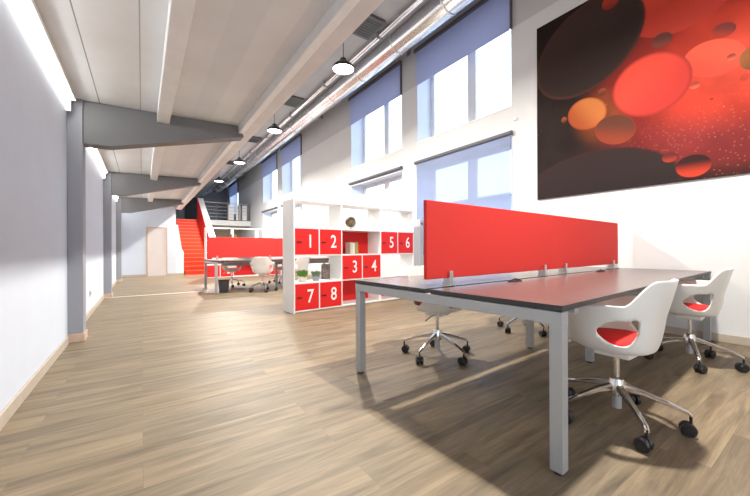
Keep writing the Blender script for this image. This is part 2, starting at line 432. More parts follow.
# far wall of the aisle, with the pale filler beside the stairs
bm = B(); box(bm, (UL - 0.2, VF, 0), (1.10, VF + 0.15, 2.9))
struct('wall_far', bm, M['left_wall'])
bm = B(); prism(bm, [(1.10, 0), (1.37, 0), (1.37, 0.92), (1.30, 1.05), (1.17, 2.0), (1.10, 2.0)], 1, VF, VF + 0.15)
struct('wall_stair_side', bm, M['white_wall'])
bm = B(); box(bm, (-1.5, 26.0, 0), (UR + 0.5, 26.2, 6.2)); struct('wall_end', bm, M['dark_wall'])
bm = B(); box(bm, (-1.6, VF + 0.15, 0), (-1.45, 26, 4.7)); struct('wall_upper_left', bm, M['dark_wall'])

# right wall with window openings
WV = [(3.28, 5.60), (6.15, 8.49), (12.2, 14.4), (15.03, 17.27), (22.55, 25.06)]
LOW, UP = (0.90, 2.90), (3.36, 5.39)
vb = sorted({VB, 26.0, *[v for w in WV for v in w]})
zb = [0, LOW[0], LOW[1], UP[0], UP[1], 6.2]
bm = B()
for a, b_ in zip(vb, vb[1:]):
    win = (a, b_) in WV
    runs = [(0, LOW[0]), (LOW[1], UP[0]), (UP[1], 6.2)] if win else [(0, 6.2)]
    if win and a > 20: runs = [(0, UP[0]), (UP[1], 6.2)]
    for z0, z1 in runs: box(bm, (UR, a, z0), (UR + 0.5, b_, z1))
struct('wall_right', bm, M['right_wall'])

bm = B()
seg = [(VB, 4.80), (5.92, 8.90), (9.1, 12.9), (13.1, VF)]
for a, b_ in seg: box(bm, (UL, a, 0), (UL + 0.018, b_, 0.085), 0.003)
struct('baseboard_left', bm, M['skirting'])
bm = B(); box(bm, (UR - 0.018, VB, 0), (UR, 26, 0.085), 0.003); struct('baseboard_right', bm, M['skirting'])
bm = B(); box(bm, (UL, VF - 0.018, 0), (0.12, VF, 0.085), 0.003); box(bm, (0.82, VF - 0.018, 0), (1.37, VF, 0.085), 0.003)
struct('baseboard_far', bm, M['skirting'])
bm = B(); box(bm, (UL + 0.02, 8.98, 0), (1.32, 9.02, 0.006)); struct('trim_3', bm, M['alu'])

# columns with oak foot blocks, tapered rafters
n = 4
for v in (0.75, 4.87, 9.0, 13.1):
    r = sroot('trim_%d' % n, (0, v, 0)); n += 1
    bm = B(); box(bm, (UL, 0, 0.09), (-0.535, 0.22, 2.70), 0.004); obj('column_shaft', bm, M['column'], r)
    bm = B(); box(bm, (UL, -0.012, 0), (-0.523, 0.232, 0.09), 0.003); obj('foot_block', bm, M['doorframe'], r)
    bm = B(); prism(bm, [(UL, 2.66), (UL, 2.20), (-0.535, 2.195), (-0.30, 2.20), (1.165, 2.575), (1.165, 2.715), (0.0, 2.675)], 1, 0.02, 0.17)
    obj('rafter', bm, M['beam'], r)
    bm = B(); prism(bm, [(-0.535, 2.185), (-0.30, 2.19), (1.165, 2.565), (1.165, 2.58), (-0.30, 2.205), (-0.535, 2.20)], 1, 0.0, 0.19)
    obj('rafter_flange', bm, M['beam'], r)

bm = B(); box(bm, (1.17, VB - 0.15, 0), (UR + 0.5, VB, 6.2)); struct('wall_back_light_blocker', bm, M['white_wall'])  # unseen; added to cut sky fill over the desk side, aisle left open
# windows
k = 1
def window(v0, v1, z0, z1, depth=0.42):
    global k
    r = sroot('window_%d' % k, (UR + depth, v0, z0)); k += 1
    w = v1 - v0; h = z1 - z0; t = 0.10
    ja = 0.0
    bm = B()
    # far casement, near casement, each a frame with one pane
    for a, b_ in ((0.0, w / 2), (w / 2, w)):
        box(bm, (0, a, 0), (0.06, a + t, h)); box(bm, (0, b_ - t, 0), (0.06, b_, h))
        box(bm, (0.001, a + t, 0), (0.059, b_ - t, t)); box(bm, (0.001, a + t, h - t), (0.059, b_ - t, h))
    obj('window_frame', bm, M['winframe'], r)
    for a, b_ in ((0.0, w / 2), (w / 2, w)):
        bm = B(); box(bm, (0.025, a + t, t), (0.035, b_ - t, h - t)); obj('pane', bm, M['glass'], r)
    # painted reveal linings left and right
    bm = B()
    box(bm, (-depth + 0.002, 0, 0), (0, 0.004, h)); box(bm, (-depth + 0.002, w - 0.004, 0), (0, w, h))
    obj('reveal', bm, M['jamb'], r)
    bm = B(); box(bm, (-depth - 0.015, -0.01, -0.001), (0, w + 0.01, 0.02), 0.003); obj('window_sill', bm, M['white'], r)
    return r
for i, (a, b_) in enumerate(WV):
    window(a, b_, *UP)
    if i < 4: window(a, b_, *LOW)

# blinds
UPL = ['dark blue roller blind on the big upper window nearest the red wall print',
       'dark blue roller blind on the upper window left of the biggest one',
       'dark blue roller blind on the nearer window of the middle upper pair above the shelf',
       'dark blue roller blind on the farther window of the middle upper pair',
       'dark blue roller blind on the farthest upper window beside the balcony']
for i, (a, b_) in enumerate(WV):
    t = thing('roller_blind', UPL[i], 'blind', (UR - 0.004, a, UP[1]), 0, 'half-lowered blinds on the upper windows')
    w = b_ - a
    bm = B(); box(bm, (-0.075, -0.03, -0.03), (0, w + 0.03, 0.05), 0.006); obj('cassette', bm, M['rail'], t)
    bm = B(); box(bm, (-0.040, 0.0, -0.75), (-0.037, w, -0.03)); obj('blind_fabric', bm, M['blind'], t)
    bm = B(); box(bm, (-0.047, 0.0, -0.765), (-0.030, w, -0.745), 0.003); obj('bottom_bar', bm, M['blind'], t)
    bm = B()
    box(bm, (-0.05, -0.028, -0.75), (0, -0.008, -0.03)); obj('side_guide', bm, M['rail'], t)
LWL = ['pale sheer roller blind fully lowered over the lower window behind the desk dividers',
       'rolled-up dark blind above the lower window behind the numbered shelf',
       'rolled-up dark blind above the lower window left of the shelf side, partly hidden by it',
       'rolled-up dark blind above the lower window over the far red divider']
for i in range(4):
    a, b_ = WV[i]; w = b_ - a
    t = thing('roller_blind', LWL[i], 'blind', (UR - 0.004, a, LOW[1]), 0, None if i == 0 else 'rolled-up blinds on the lower windows')
    bm = B(); cyl(bm, (-0.045, -0.03, 0.015), (-0.045, w + 0.03, 0.015), 0.035); obj('roller_tube', bm, M['rail'], t, 'auto')
    for y in (-0.035, w + 0.03):
        bm = B(); box(bm, (-0.06, y, -0.02), (0, y + 0.005, 0.05)); obj('end_bracket', bm, M['rail'], t)
    z1 = -2.02 if i == 0 else -0.05
    bm = B(); box(bm, (-0.032, 0.0, z1), (-0.030, w, 0.0)); obj('blind_fabric', bm, M['sheer'] if i == 0 else M['rail'], t)
    bm = B(); box(bm, (-0.038, 0.0, z1 - 0.02), (-0.024, w, z1), 0.003); obj('bottom_bar', bm, M['winframe'], t)

# neighbouring house seen through the windows
t = thing('neighbouring_building', 'pale blue building faintly seen through the blind behind the desk dividers', 'building', (13, -4, 0))
bm = B(); box(bm, (0, 0, 0), (5, 17, 3.3)); obj('outer_wall', bm, M['outside'], t)
bm = B(); prism(bm, [(-0.2, 3.3), (5.2, 3.3), (2.5, 3.9)], 1, -0.2, 17.2); obj('roof', bm, M['beam'], t)
bm = B(); box(bm, (UR + 0.5, -30, -0.3), (60, 60, -0.12)); tg = struct('ground', bm, M['radiator'])

# doors
r = sroot('door_1', (0.13, VF, 0))
bm = B(); box(bm, (0.04, -0.02, 0.005), (0.64, 0.0, 1.84), 0.003); obj('door_leaf', bm, M['door'], r)
bm = B(); box(bm, (0, -0.035, 0), (0.045, 0, 1.885)); box(bm, (0.635, -0.035, 0), (0.68, 0, 1.885)); box(bm, (0.045, -0.035, 1.84), (0.635, 0, 1.885)); obj('door_frame', bm, M['doorframe'], r)
bm = B(); cyl(bm, (0.10, -0.02, 0.92), (0.10, -0.06, 0.92), 0.012); cyl(bm, (0.10, -0.055, 0.92), (0.20, -0.055, 0.92), 0.009); obj('door_handle', bm, M['metal'], r, 'auto')
r = sroot('door_2', (UL, 5.10, 0))
bm = B(); box(bm, (0, 0.05, 0.005), (0.015, 0.75, 2.02), 0.002); obj('door_leaf', bm, M['door'], r)
bm = B(); box(bm, (0, 0, 0), (0.03, 0.05, 2.07)); box(bm, (0, 0.75, 0), (0.03, 0.82, 2.07)); box(bm, (0, 0.05, 2.02), (0.03, 0.75, 2.07)); obj('door_frame', bm, M['doorframe'], r)
bm = B(); cyl(bm, (0.015, 0.12, 1.0), (0.05, 0.12, 1.0), 0.01); cyl(bm, (0.048, 0.12, 1.0), (0.048, 0.22, 1.0), 0.008); obj('door_handle', bm, M['metal'], r, 'auto')
r = sroot('door_3', (2.45, 25.97, 2.6))
bm = B(); box(bm, (0, 0, 0), (0.9, 0.03, 2.05)); obj('door_leaf', bm, M['darkdoor'], r)
bm = B(); box(bm, (-0.06, -0.01, 0), (0, 0.03, 2.1)); box(bm, (0.9, -0.01, 0), (0.96, 0.03, 2.1)); box(bm, (0, -0.01, 2.05), (0.9, 0.03, 2.1)); obj('door_frame', bm, M['darkdoor'], r)

# staircase
t = thing('staircase', 'red staircase with white parapet climbing to the balcony at the far end', 'staircase', (1.42, 15.3, 0))
NS = 15; rise = 2.55 / NS; go = 0.287
for i in range(NS):
    bm = B(); box(bm, (0, i * go, 0), (0.93, (i + 1) * go, (i + 1) * rise)); st = obj('step', bm, M['redstep'], t)
    bm = B(); box(bm, (0, i * go - 0.012, (i + 1) * rise - 0.022), (0.93, i * go, (i + 1) * rise + 0.001)); obj('nosing', bm, M['nosing'], st)
L_ = NS * go
bm = B(); prism(bm, [(-0.05, 0), (L_ + 0.05, 0), (L_ + 0.05, 2.55 + 1.12), (L_ - 0.1, 2.55 + 1.12), (-0.05, 1.12)], 0, 0.935, 0.955); obj('inner_lining', bm, M['redlam'], t)
bm = B(); prism(bm, [(-0.08, 0), (L_ + 0.05, 0), (L_ + 0.05, 2.55 + 1.15), (L_ - 0.1, 2.55 + 1.15), (-0.08, 1.15)], 0, 0.955, 1.20); obj('parapet', bm, M['white'], t)
bm = B(); box(bm, (2.65, 19.62, 2.33), (UR, 26, 2.6)); box(bm, (-1.45, 19.62, 2.33), (2.65, 26, 2.55)); struct('floor_balcony', bm, M['white_wall'])
t = thing('balcony_railing', 'dark metal balcony railing with pale infill panels beyond the stairs', 'railing', (2.68, 19.66, 2.6))
W_ = UR - 2.68 - 0.01
for i in range(5):
    x = 0.03 + i * (W_ - 0.06) / 4
    bm = B(); box(bm, (x - 0.02, 0, 0), (x + 0.02, 0.04, 0.95)); obj('post', bm, M['beam'], t)
for z in (0.18, 0.36, 0.54, 0.72, 0.95):
    bm = B(); cyl(bm, (0, 0.02, z), (W_, 0.02, z), 0.014 if z < 0.9 else 0.022, seg=10); obj('rail', bm, M['metal'], t, 'auto')
for a, b_ in ((1.2, 1.5), (1.62, 1.85), (1.95, 2.2)):
    bm = B(); box(bm, (a, 0.06, 0.05), (b_, 0.075, 0.88)); obj('infill_panel', bm, M['white'], t)
bm = B(); box(bm, (2.9, 22.0, 0), (UR, 22.1, 2.33)); struct('wall_under_balcony', bm, M['beige'])

# ------------------------------------------------------------------ lights that hang / strips
bounds = [(-1.0, 0.70), (1.0, 4.80), (5.15, 8.92), (9.3, 13.02), (13.4, VF - 0.05)]
lab = ['led light strip at the top of the left wall nearest the camera, before the first column',
       'bright led light strip along the top of the left wall, longest and nearest in view',
       'led light strip at the top of the left wall between the first and second columns',
       'led light strip at the top of the left wall between the second and third columns',
       'led light strip at the top of the left wall beyond the last column']
for i, (a, b_) in enumerate(bounds):
    if i == 0: continue
    t = thing('led_strip_light', lab[i], 'light', (UL, a, 2.50), 0, 'led strips along the left wall')
    bm = B(); box(bm, (0.001, 0.01, 0.065), (0.028, b_ - a - 0.02, 0.105)); obj('diffuser', bm, M['led'], t)
    bm = B(); box(bm, (0.001, 0.0, 0.106), (0.085, b_ - a, 0.150)); obj('housing', bm, M['purlin'], t)
    bm = B(); box(bm, (0.001, b_ - a - 0.02, -0.01), (0.045, b_ - a, 0.105)); obj('end_cap', bm, M['purlin'], t)

t0 = None
LV = [0.98, 4.66, 8.03, 11.6, 15.2]
LL = ['black pendant lamp hanging out of frame above the big desk',
      'black dome pendant lamp, nearest and biggest in view, left of the duct',
      'black dome pendant lamp second nearest in the row under the high ceiling',
      'black dome pendant lamp third nearest in the row',
      'black dome pendant lamp farthest in the row, above the stairs']
for i, v in enumerate(LV):
    if t0 is None:
        t0 = thing('pendant_lamp', LL[0], 'lamp', (2.64, v, 3.86), 0, 'pendant lamps in a row')
        bm = B(); lathe(bm, [(0.175, 0.0), (0.172, 0.03), (0.15, 0.065), (0.10, 0.105), (0.055, 0.125), (0.05, 0.17), (0.0, 0.172), (0.0, 0.165), (0.045, 0.16), (0.05, 0.12), (0.095, 0.10), (0.145, 0.06), (0.168, 0.02), (0.17, 0.0)], 40)
        obj('lamp_shade', bm, M['shade'], t0, 'auto')
        bm = B(); lathe(bm, [(0.0, -0.03), (0.08, -0.024), (0.14, -0.008), (0.165, 0.008), (0.0, 0.012)], 40); obj('diffuser', bm, M['bulb'], t0, True)
        bm = B(); cyl(bm, (0, 0, 0.17), (0, 0, 0.71), 0.006, seg=8); obj('cord', bm, M['black'], t0)
        bm = B(); cyl(bm, (0, 0, 0.70), (0, 0, 0.74), 0.05, 0.05); obj('ceiling_rose', bm, M['shade'], t0, 'auto')
    else:
        dup(t0, (2.64, v, 3.86), 0, LL[i])
    ld = bpy.data.lights.new('pendant_bulb', 'AREA'); ld.shape = 'DISK'; ld.size = 0.16
    ld.energy = (180, 145, 160, 190, 260)[i]; ld.color = (1.0, 0.95, 0.86)
    lo = bpy.data.objects.new('pendant_bulb', ld); C.objects.link(lo); lo.location = (2.64, v, 3.82)

# dark ceiling panels
PL = ['dark square ceiling panel nearest the camera, beside the biggest pendant lamp',
      'dark square ceiling panel second nearest, beside the second pendant lamp',
      'dark square ceiling panel third nearest in the row', 'dark square ceiling panel farthest in the row above the stairs']
for i, v in enumerate((4.22, 7.5, 10.9, 14.4)):
    t = thing('ceiling_panel', PL[i], 'panel', (2.63, v, 4.545), 0, 'dark square panels on the high ceiling')
    bm = B(); box(bm, (0, 0, 0), (0.54, 0.52, 0.055), 0.006); obj('panel_body', bm, M['panel'], t)
    bm = B()
    for q in range(8): box(bm, (0.04, 0.05 + q * 0.055, -0.006), (0.50, 0.075 + q * 0.055, 0.002))
    obj('grille', bm, M['shade'], t)

# spotlight heads on the fascia
t = thing('spotlight', 'small grey spotlight on the high ceiling left of the nearest pendant lamp', 'spotlight', (1.95, 4.6, 4.60))
bm = B(); box(bm, (-0.05, -0.05, -0.02), (0.05, 0.05, 0)); obj('base_plate', bm, M['beam'], t)
bm = B(); cyl(bm, (0, 0, -0.02), (0, 0, -0.10), 0.012, seg=10); obj('arm', bm, M['beam'], t)
bm = B(); cyl(bm, (-0.07, 0, -0.09), (0.07, 0.02, -0.15), 0.045, 0.055); obj('lamp_head', bm, M['beam'], t, 'auto')

# ducts
t = thing('ventilation_duct', 'large round galvanised ventilation duct running along the right wall', 'duct', (3.9, -1.5, 4.83))
bm = B(); cyl(bm, (0, 0, 0), (0, 25.0, 0), 0.215, seg=48); obj('duct_pipe', bm, M['duct'], t, 'auto')
q = 1.3
while q < 25:
    bm = B()
    cyl(bm, (0, q, 0), (0, q + 0.035, 0), 0.224, seg=48); obj('duct_collar', bm, M['metal'], t, 'auto'); q += 1.25
for v in (5.87, 10.4, 14.9, 19.4):
    y = v + 1.5; xw = UR - 3.9 - 0.002
    bm = B(); box(bm, (xw - 0.02, y - 0.06, 0.62), (xw, y + 0.06, 0.86))
    prism(bm, [(0.15, 0.16), (0.18, 0.12), (xw - 0.01, 0.70), (xw - 0.01, 0.76)], 1, y - 0.02, y + 0.02)
    obj('wall_bracket', bm, M['beam'], t)
t = thing('service_pipe', 'thin metal pipe running beside the large duct under the high ceiling', 'pipe', (3.25, -1.5, 4.54))
bm = B(); cyl(bm, (0, 0, 0), (0, 24.0, 0), 0.042, seg=20); obj('pipe_run', bm, M['duct'], t, 'auto')
for q in range(1, 12):
    bm = B(); box(bm, (-0.05, q * 2, -0.05), (0.05, q * 2 + 0.03, 0.06)); obj('pipe_clip', bm, M['beam'], t)

# ------------------------------------------------------------------ wall print, fittings
t = thing('wall_print', 'huge wall print of red and orange oil drops on a dark ground', 'picture', (0, 0, 0))
bm = B(); box(bm, (UR - 0.004, -0.75, 1.755), (UR - 0.026, 2.825, 4.40)); obj('backing', bm, M['canvas_side'], t)
bm = B(); box(bm, (UR - 0.028, -0.748, 1.757), (UR - 0.0262, 2.823, 4.398)); obj('print_face', bm, M['art'], t)
t = thing('wall_sensor', 'small white round sensor on the right wall between the upper and lower windows', 'sensor', (UR, 3.2, 3.13))
bm = B(); lathe(bm, [(0.0, -0.05), (0.025, -0.045), (0.035, -0.02), (0.03, 0)], 20)
o = obj('sensor_dome', bm, M['white'], t, True); o.rotation_euler = (0, PI / 2, 0)
bm = B(); box(bm, (-0.012, -0.03, -0.03), (0, 0.03, 0.03), 0.004); obj('sensor_base', bm, M['white'], t)
t = thing('wall_socket', 'dark wall socket low on the left wall past the first column', 'socket', (UL, 6.74, 0.34))
bm = B(); box(bm, (0, -0.055, -0.045), (0.012, 0.055, 0.045), 0.004); obj('cover_plate', bm, M['radiator'], t)
bm = B(); cyl(bm, (0.011, -0.02, 0), (0.014, -0.02, 0), 0.017); cyl(bm, (0.011, 0.024, 0), (0.014, 0.024, 0), 0.017); obj('socket_insert', bm, M['black'], t, 'auto')
t = thing('radiator', 'tall grey radiator on the right wall just right of the numbered shelf', 'radiator', (UR - 0.19, 5.32, 0.25))
bm = B()
for q in range(7): box(bm, (0, q * 0.066, 0), (0.10, q * 0.066 + 0.056, 1.38), 0.01)
obj('fin_panel', bm, M['radiator'], t)
bm = B(); box(bm, (0.02, 0.0, 0.05), (0.118, 0.452, 0.09)); box(bm, (0.02, 0.0, 1.27), (0.118, 0.452, 1.31)); obj('manifold', bm, M['radiator'], t)
bm = B(); cyl(bm, (0.05, 0.02, 0), (0.05, 0.02, -0.25), 0.012); cyl(bm, (0.05, 0.43, 0), (0.05, 0.43, -0.25), 0.012); obj('supply_pipe', bm, M['metal'], t, 'auto')

# ------------------------------------------------------------------ desks
TL, TW = 3.50, 1.60      # length, width of a bench desk
def make_desk(loc, rotz, label):
    t = thing('bench_desk', label, 'desk', loc, rotz, 'bench desks')
    H = 0.750; th = 0.026
    mid = TW / 2
    n_ = 0
    for (y0, y1) in ((0, mid - 0.022), (mid + 0.022, TW)):
        for (x0, x1) in ((0, TL / 2 - 0.001), (TL / 2 + 0.001, TL)):
            bm = B(); box(bm, (x0, y0, H - th), (x1, y1, H), 0.0015)
            me = obj('desktop', bm, [M['desk'], M['deskedge']], t)
            for p in me.data.polygons:
                if abs(p.normal.z) < 0.5: p.material_index = 1
    zt = H - th - 0.004
    # end frames and narrower middle frame
    for x0, inset in ((0.0, 0.0), (TL / 2 - 0.03, 0.50), (TL - 0.06, 0.0)):
        y0, y1 = inset, TW - inset
        bm = B(); box(bm, (x0, y0, zt - 0.058), (x0 + 0.06, y1, zt), 0.003); obj('cross_beam', bm, M['frame'], t)
        for y in (y0, y1 - 0.06):
            bm = B(); box(bm, (x0 + 0.0015, y + 0.0015, 0.012), (x0 + 0.0585, y + 0.0585, zt - 0.056), 0.003); lg = obj('leg', bm, M['frame'], t)
            bm = B(); cyl(bm, (x0 + 0.03, y + 0.03, 0), (x0 + 0.03, y + 0.03, 0.014), 0.024); obj('leveling_foot', bm, M['black'], lg, 'auto')
    for y in (0.36, TW - 0.40):
        bm = B(); box(bm, (0.07, y, zt - 0.05), (TL - 0.07, y + 0.04, zt - 0.002), 0.003); obj('long_beam', bm, M['frame'], t)
    for x in (0.20, TL - 0.24):
        bm = B(); box(bm, (x, 0.03, zt - 0.03), (x + 0.04, 0.36, zt - 0.004), 0.002); obj('support_bracket', bm, M['frame'], t)
    # flaps for the cables
    for x in (0.88, 2.58):
        bm = B(); bmesh.ops.create_circle(bm, cap_ends=True, radius=1, segments=28)
        for v in bm.verts: v.co = Vector((x + v.co.x * 0.085, mid - 0.075 + v.co.y * 0.034, H + 0.001))
        f = bmesh.ops.extrude_face_region(bm, geom=bm.faces[:]); 
        for v in [g for g in f['geom'] if isinstance(g, bmesh.types.BMVert)]: v.co.z += 0.006
        g = obj('cable_grommet', bm, M['black'], t)
        bm = B(); tube(bm, [(x - 0.05, mid - 0.07, H + 0.008), (x - 0.02, mid - 0.085, H + 0.022), (x + 0.03, mid - 0.06, H + 0.018), (x + 0.06, mid - 0.08, H + 0.006)], 0.004); obj('cable', bm, M['black'], g)
    bm = B(); box(bm, (0.30, mid - 0.10, 0.60), (TL - 0.3, mid - 0.02, 0.603)); box(bm, (0.30, mid - 0.10, 0.603), (TL - 0.3, mid - 0.097, 0.64)); box(bm, (0.30, mid - 0.023, 0.603), (TL - 0.3, mid - 0.02, 0.69))
    obj('cable_tray', bm, M['frame'], t)
    return t
def at(loc, rotz, x, y, z=0):
    c, s = math.cos(rotz), math.sin(rotz)
    return (loc[0] + x * c - y * s, loc[1] + x * s + y * c, loc[2] + z)

D1, R1 = (1.495, 0.730, 0), math.radians(2.6)
D2, R2 = (1.34, 8.22, 0), math.radians(0.0)
make_desk(D1, R1, 'large dark topped bench desk with silver legs in the foreground')
make_desk(D2, R2, 'bench desk with silver legs in the distance beside the red stairs')

def make_screen(loc, rotz, label, length):
    t = thing('desk_divider', label, 'desk divider', loc, rotz, 'red fabric desk dividers')
    bm = B(); box(bm, (0, 0, 0.052), (length, 0.026, 0.565), 0.004); obj('fabric_panel', bm, M['red'], t)
    for x in (0.22, length - 0.20):
        bm = B()
        box(bm, (x - 0.016, -0.022, 0.0005), (x + 0.016, -0.004, 0.10), 0.002)
        box(bm, (x - 0.016, -0.004, 0.0005), (x + 0.016, 0.030, 0.048), 0.002)
        box(bm, (x - 0.016, 0.030, 0.0005), (x + 0.016, 0.042, 0.085), 0.002)
        box(bm, (x - 0.026, -0.034, 0.0004), (x + 0.026, 0.052, 0.006), 0.0015)
        obj('clamp', bm, M['metal'], t)
    return t
for D, R, labs in ((D1, R1, ('red fabric divider on the foreground desk, left one nearest the camera', 'red fabric divider on the foreground desk, right one nearest the wall print')),
                   (D2, R2, ('red divider on the far desk, left one beside the stairs', 'red divider on the far desk, right one mostly hidden by the shelf'))):
    for q in (0, 1):
        make_screen(at(D, R, (0.035 if D is D1 else -0.03) + q * 1.733, TW / 2 + 0.040, 0.7505), R, labs[q], 1.728)

# ------------------------------------------------------------------ swivel chairs
def sm(a, b, x):
    x = max(0, min(1, (x - a) / (b - a))); return x * x * (3 - 2 * x)
def rimH(ph):
    a = abs(math.degrees(ph))
    h = 0.830 - (0.830 - 0.70) * sm(30, 62, a)
    h -= 0.01 * sm(80, 125, a)
    h = h + (0.485 - h) * sm(128, 156, a)
    return h
def shell_pt(ph, t):
    sx, cy = math.sin(ph), -math.cos(ph)          # ph = 0 is the back
    rb = (0.155, 0.16)
    rr = 0.265
    ry = 0.225 if cy < 0 else 0.245
    a = abs(math.degrees(ph))
    rx = 0.285
    zb = 0.432; H = rimH(ph)
    f = t ** 0.55
    # superellipse rim for a squarer tub
    e = 0.82
    ux = math.copysign(abs(sx) ** e, sx); uy = math.copysign(abs(cy) ** e, cy)
    x = ux * (rb[0] * (1 - f) + rx * f); y = uy * (rb[1] * (1 - f) + ry * f)
    z = zb + (H - zb) * t ** 1.25
    if cy < 0: y -= 0.035 * max(0, (z - 0.62)) / 0.2 * (1 - sm(20, 60, a)); x *= 1 - 0.22 * max(0, (z - 0.60)) / 0.23 * (1 - sm(25, 70, a))
    return Vector((x, y, z))
def make_chair(label):
    t = thing('swivel_chair', label, 'chair', (0, 0, 0), 0, 'white tub chairs on castors')
    NPH, NT = 120, 26
    hole_c, hole_w, t_c, t_w = math.radians(66), math.radians(25), 0.51, 0.26
    def metric(ph, tt):
        best = min((((ph - s_ * hole_c) / hole_w), ((tt - t_c) / t_w)) for s_ in (-1, 1)) if False else None
        r = []
        for s_ in (-1, 1):
            a = (ph - s_ * hole_c) / hole_w; b = (tt - t_c) / t_w
            r.append((math.hypot(a, b), a, b, s_))
        return min(r)
    bm = B(); G = []; P = []
    for i in range(NPH):
        ph = -PI + 2 * PI * i / NPH
        col = []; pc = []
        for j in range(NT + 1):
            tt = j / NT
            d, a, b, s_ = metric(ph, tt)
            q, w = ph, tt
            if 0.80 < d < 1.2 and d > 0:      # pull grid points near the opening onto its rim
                if abs(d - 1) < 0.11: q = s_ * hole_c + hole_w * a / d; w = t_c + t_w * b / d
            col.append(bm.verts.new(shell_pt(q, w))); pc.append((q, w))
        G.append(col); P.append(pc)
    for i in range(NPH):
        i2 = (i + 1) % NPH
        for j in range(NT):
            qa = P[i][j][0]; qb = P[i2][j][0]
            if i2 == 0: qb += 2 * PI
            mq = (P[i][j][0] + qb + P[i][j + 1][0] + (P[i2][j + 1][0] + (2 * PI if i2 == 0 else 0))) / 4
            mw = (P[i][j][1] + P[i2][j][1] + P[i][j + 1][1] + P[i2][j + 1][1]) / 4
            if metric(mq, mw)[0] < 0.99: continue
            bm.faces.new((G[i][j], G[i2][j], G[i2][j + 1], G[i][j + 1]))
    prev = [G[i][0] for i in range(NPH)]
    for rr in (0.6, 0.25):
        ring = [bm.verts.new((v.co.x * rr / (1 if rr == 0.6 else 1), v.co.y * rr, 0.424 if rr == 0.6 else 0.421)) for v in [G[i][0] for i in range(NPH)]]
        for i in range(NPH): bm.faces.new((prev[i], ring[i], ring[(i + 1) % NPH], prev[(i + 1) % NPH]))
        prev = ring
    bm.faces.new(prev)
    bmesh.ops.delete(bm, geom=[v for v in bm.verts if not v.link_faces], context='VERTS')
    sh = obj('shell', bm, M['shell'], t, True)
    md = sh.modifiers.new('thickness', 'SOLIDIFY'); md.thickness = 0.012; md.offset = 0
    bm = B()
    prof = [(0, 0.018), (0.10, 0.022), (0.175, 0.03), (0.20, 0.045), (0.20, 0.06), (0.185, 0.073), (0.10, 0.077), (0, 0.075)]
    lathe(bm, prof, 40, (0, 0, 0.420)); 
    for v in bm.verts: v.co.x *= 1.03; v.co.y = v.co.y * 0.93 + 0.012
    obj('seat_pad', bm, M['pad'], t, True)
    bm = B(); box(bm, (-0.08, -0.09, 0.380), (0.08, 0.09, 0.418), 0.012); obj('tilt_mechanism', bm, M['shell'], t)
    bm = B(); tube(bm, [(0.075, 0.02, 0.395), (0.17, 0.03, 0.385), (0.24, 0.035, 0.365)], 0.006); obj('lever', bm, M['chrome'], t, True)
    bm = B(); cyl(bm, (0, 0, 0.235), (0, 0, 0.382), 0.014, 0.014, 18); obj('gas_rod', bm, M['chrome'], t, 'auto')
    bm = B(); cyl(bm, (0, 0, 0.075), (0, 0, 0.245), 0.024, 0.024, 20); obj('gas_cylinder', bm, M['frame'], t, 'auto')
    bm = B(); lathe(bm, [(0.026, 0.15), (0.045, 0.155), (0.047, 0.20), (0.034, 0.245), (0.026, 0.247)], 24); obj('hub', bm, M['chrome'], t, 'auto')
    for i in range(5):
        a = 2 * PI * i / 5 + math.radians(5)
        d = Vector((math.cos(a), math.sin(a), 0)); sd = Vector((-d.y, d.x, 0))
        up = Vector((0, 0, 1))
        bm = B()
        loft_bar(bm, [(d * 0.035 + up * 0.195, 0.020, 0.022, sd, up), (d * 0.12 + up * 0.182, 0.017, 0.015, sd, up), (d * 0.22 + up * 0.152, 0.014, 0.011, sd, up),
                      (d * 0.308 + up * 0.122, 0.012, 0.010, sd, up), (d * 0.325 + up * 0.105, 0.012, 0.010, sd, up)])
        lg = obj('leg', bm, M['chrome'], t, 'auto')
        bm = B(); c0 = d * 0.320
        cyl(bm, c0 + up * 0.065, c0 + up * 0.112, 0.007, 0.007, 12)
        ca = a + 0.9 * math.sin(i * 2.1 + 1)
        wd = Vector((math.cos(ca), math.sin(ca), 0)); ax = Vector((-wd.y, wd.x, 0))
        cc = c0 - wd * 0.012 + up * 0.0352
        for s_ in (-1, 1):
            for (o0, o1, ra, rb_) in ((0.004, 0.008, 0.031, 0.035), (0.008, 0.024, 0.035, 0.035), (0.024, 0.031, 0.035, 0.029)):
                cyl(bm, cc + ax * (s_ * o0), cc + ax * (s_ * o1), ra, rb_, 20)
        box_a = cc + up * 0.012
        cyl(bm, cc - ax * 0.007, cc + ax * 0.007, 0.024, 0.024, 16)
        obj('castor', bm, M['black'], lg, 'auto')
    return t
ch = make_chair('white tub swivel chair with red seat, nearest the camera, at the big desk')
ch.location = (2.265, 0.80, 0); ch.rotation_euler = (0, 0, math.radians(0))
cb = dup(ch, (3.94, 0.84, 0), math.radians(4), 'white tub swivel chair with red seat by the wall, right end of big desk')
for k_ in kids(cb):
    if k_.name.startswith('leg'): k_.rotation_euler.z = math.radians(49)
dup(ch, (2.27, 2.25, 0), math.radians(192), 'white tub swivel chair behind the big desk, seen left of its middle legs')
dup(ch, (3.85, 2.32, 0), math.radians(170), 'white tub swivel chair behind the big desk, beyond its middle legs')
dup(ch, (2.02, 9.80, 0), math.radians(185), 'white swivel chair at the far desk, leftmost, seen under the desk')
dup(ch, (2.38, 8.18, 0), math.radians(-25), 'white swivel chair at the far desk, back to the camera')
dup(ch, (3.42, 9.95, 0), math.radians(170), 'white swivel chair behind the far desk, close to the shelf side')
dup(ch, (3.30, 8.2, 0), math.radians(20), 'white swivel chair at the far desk, seen through the shelf opening')
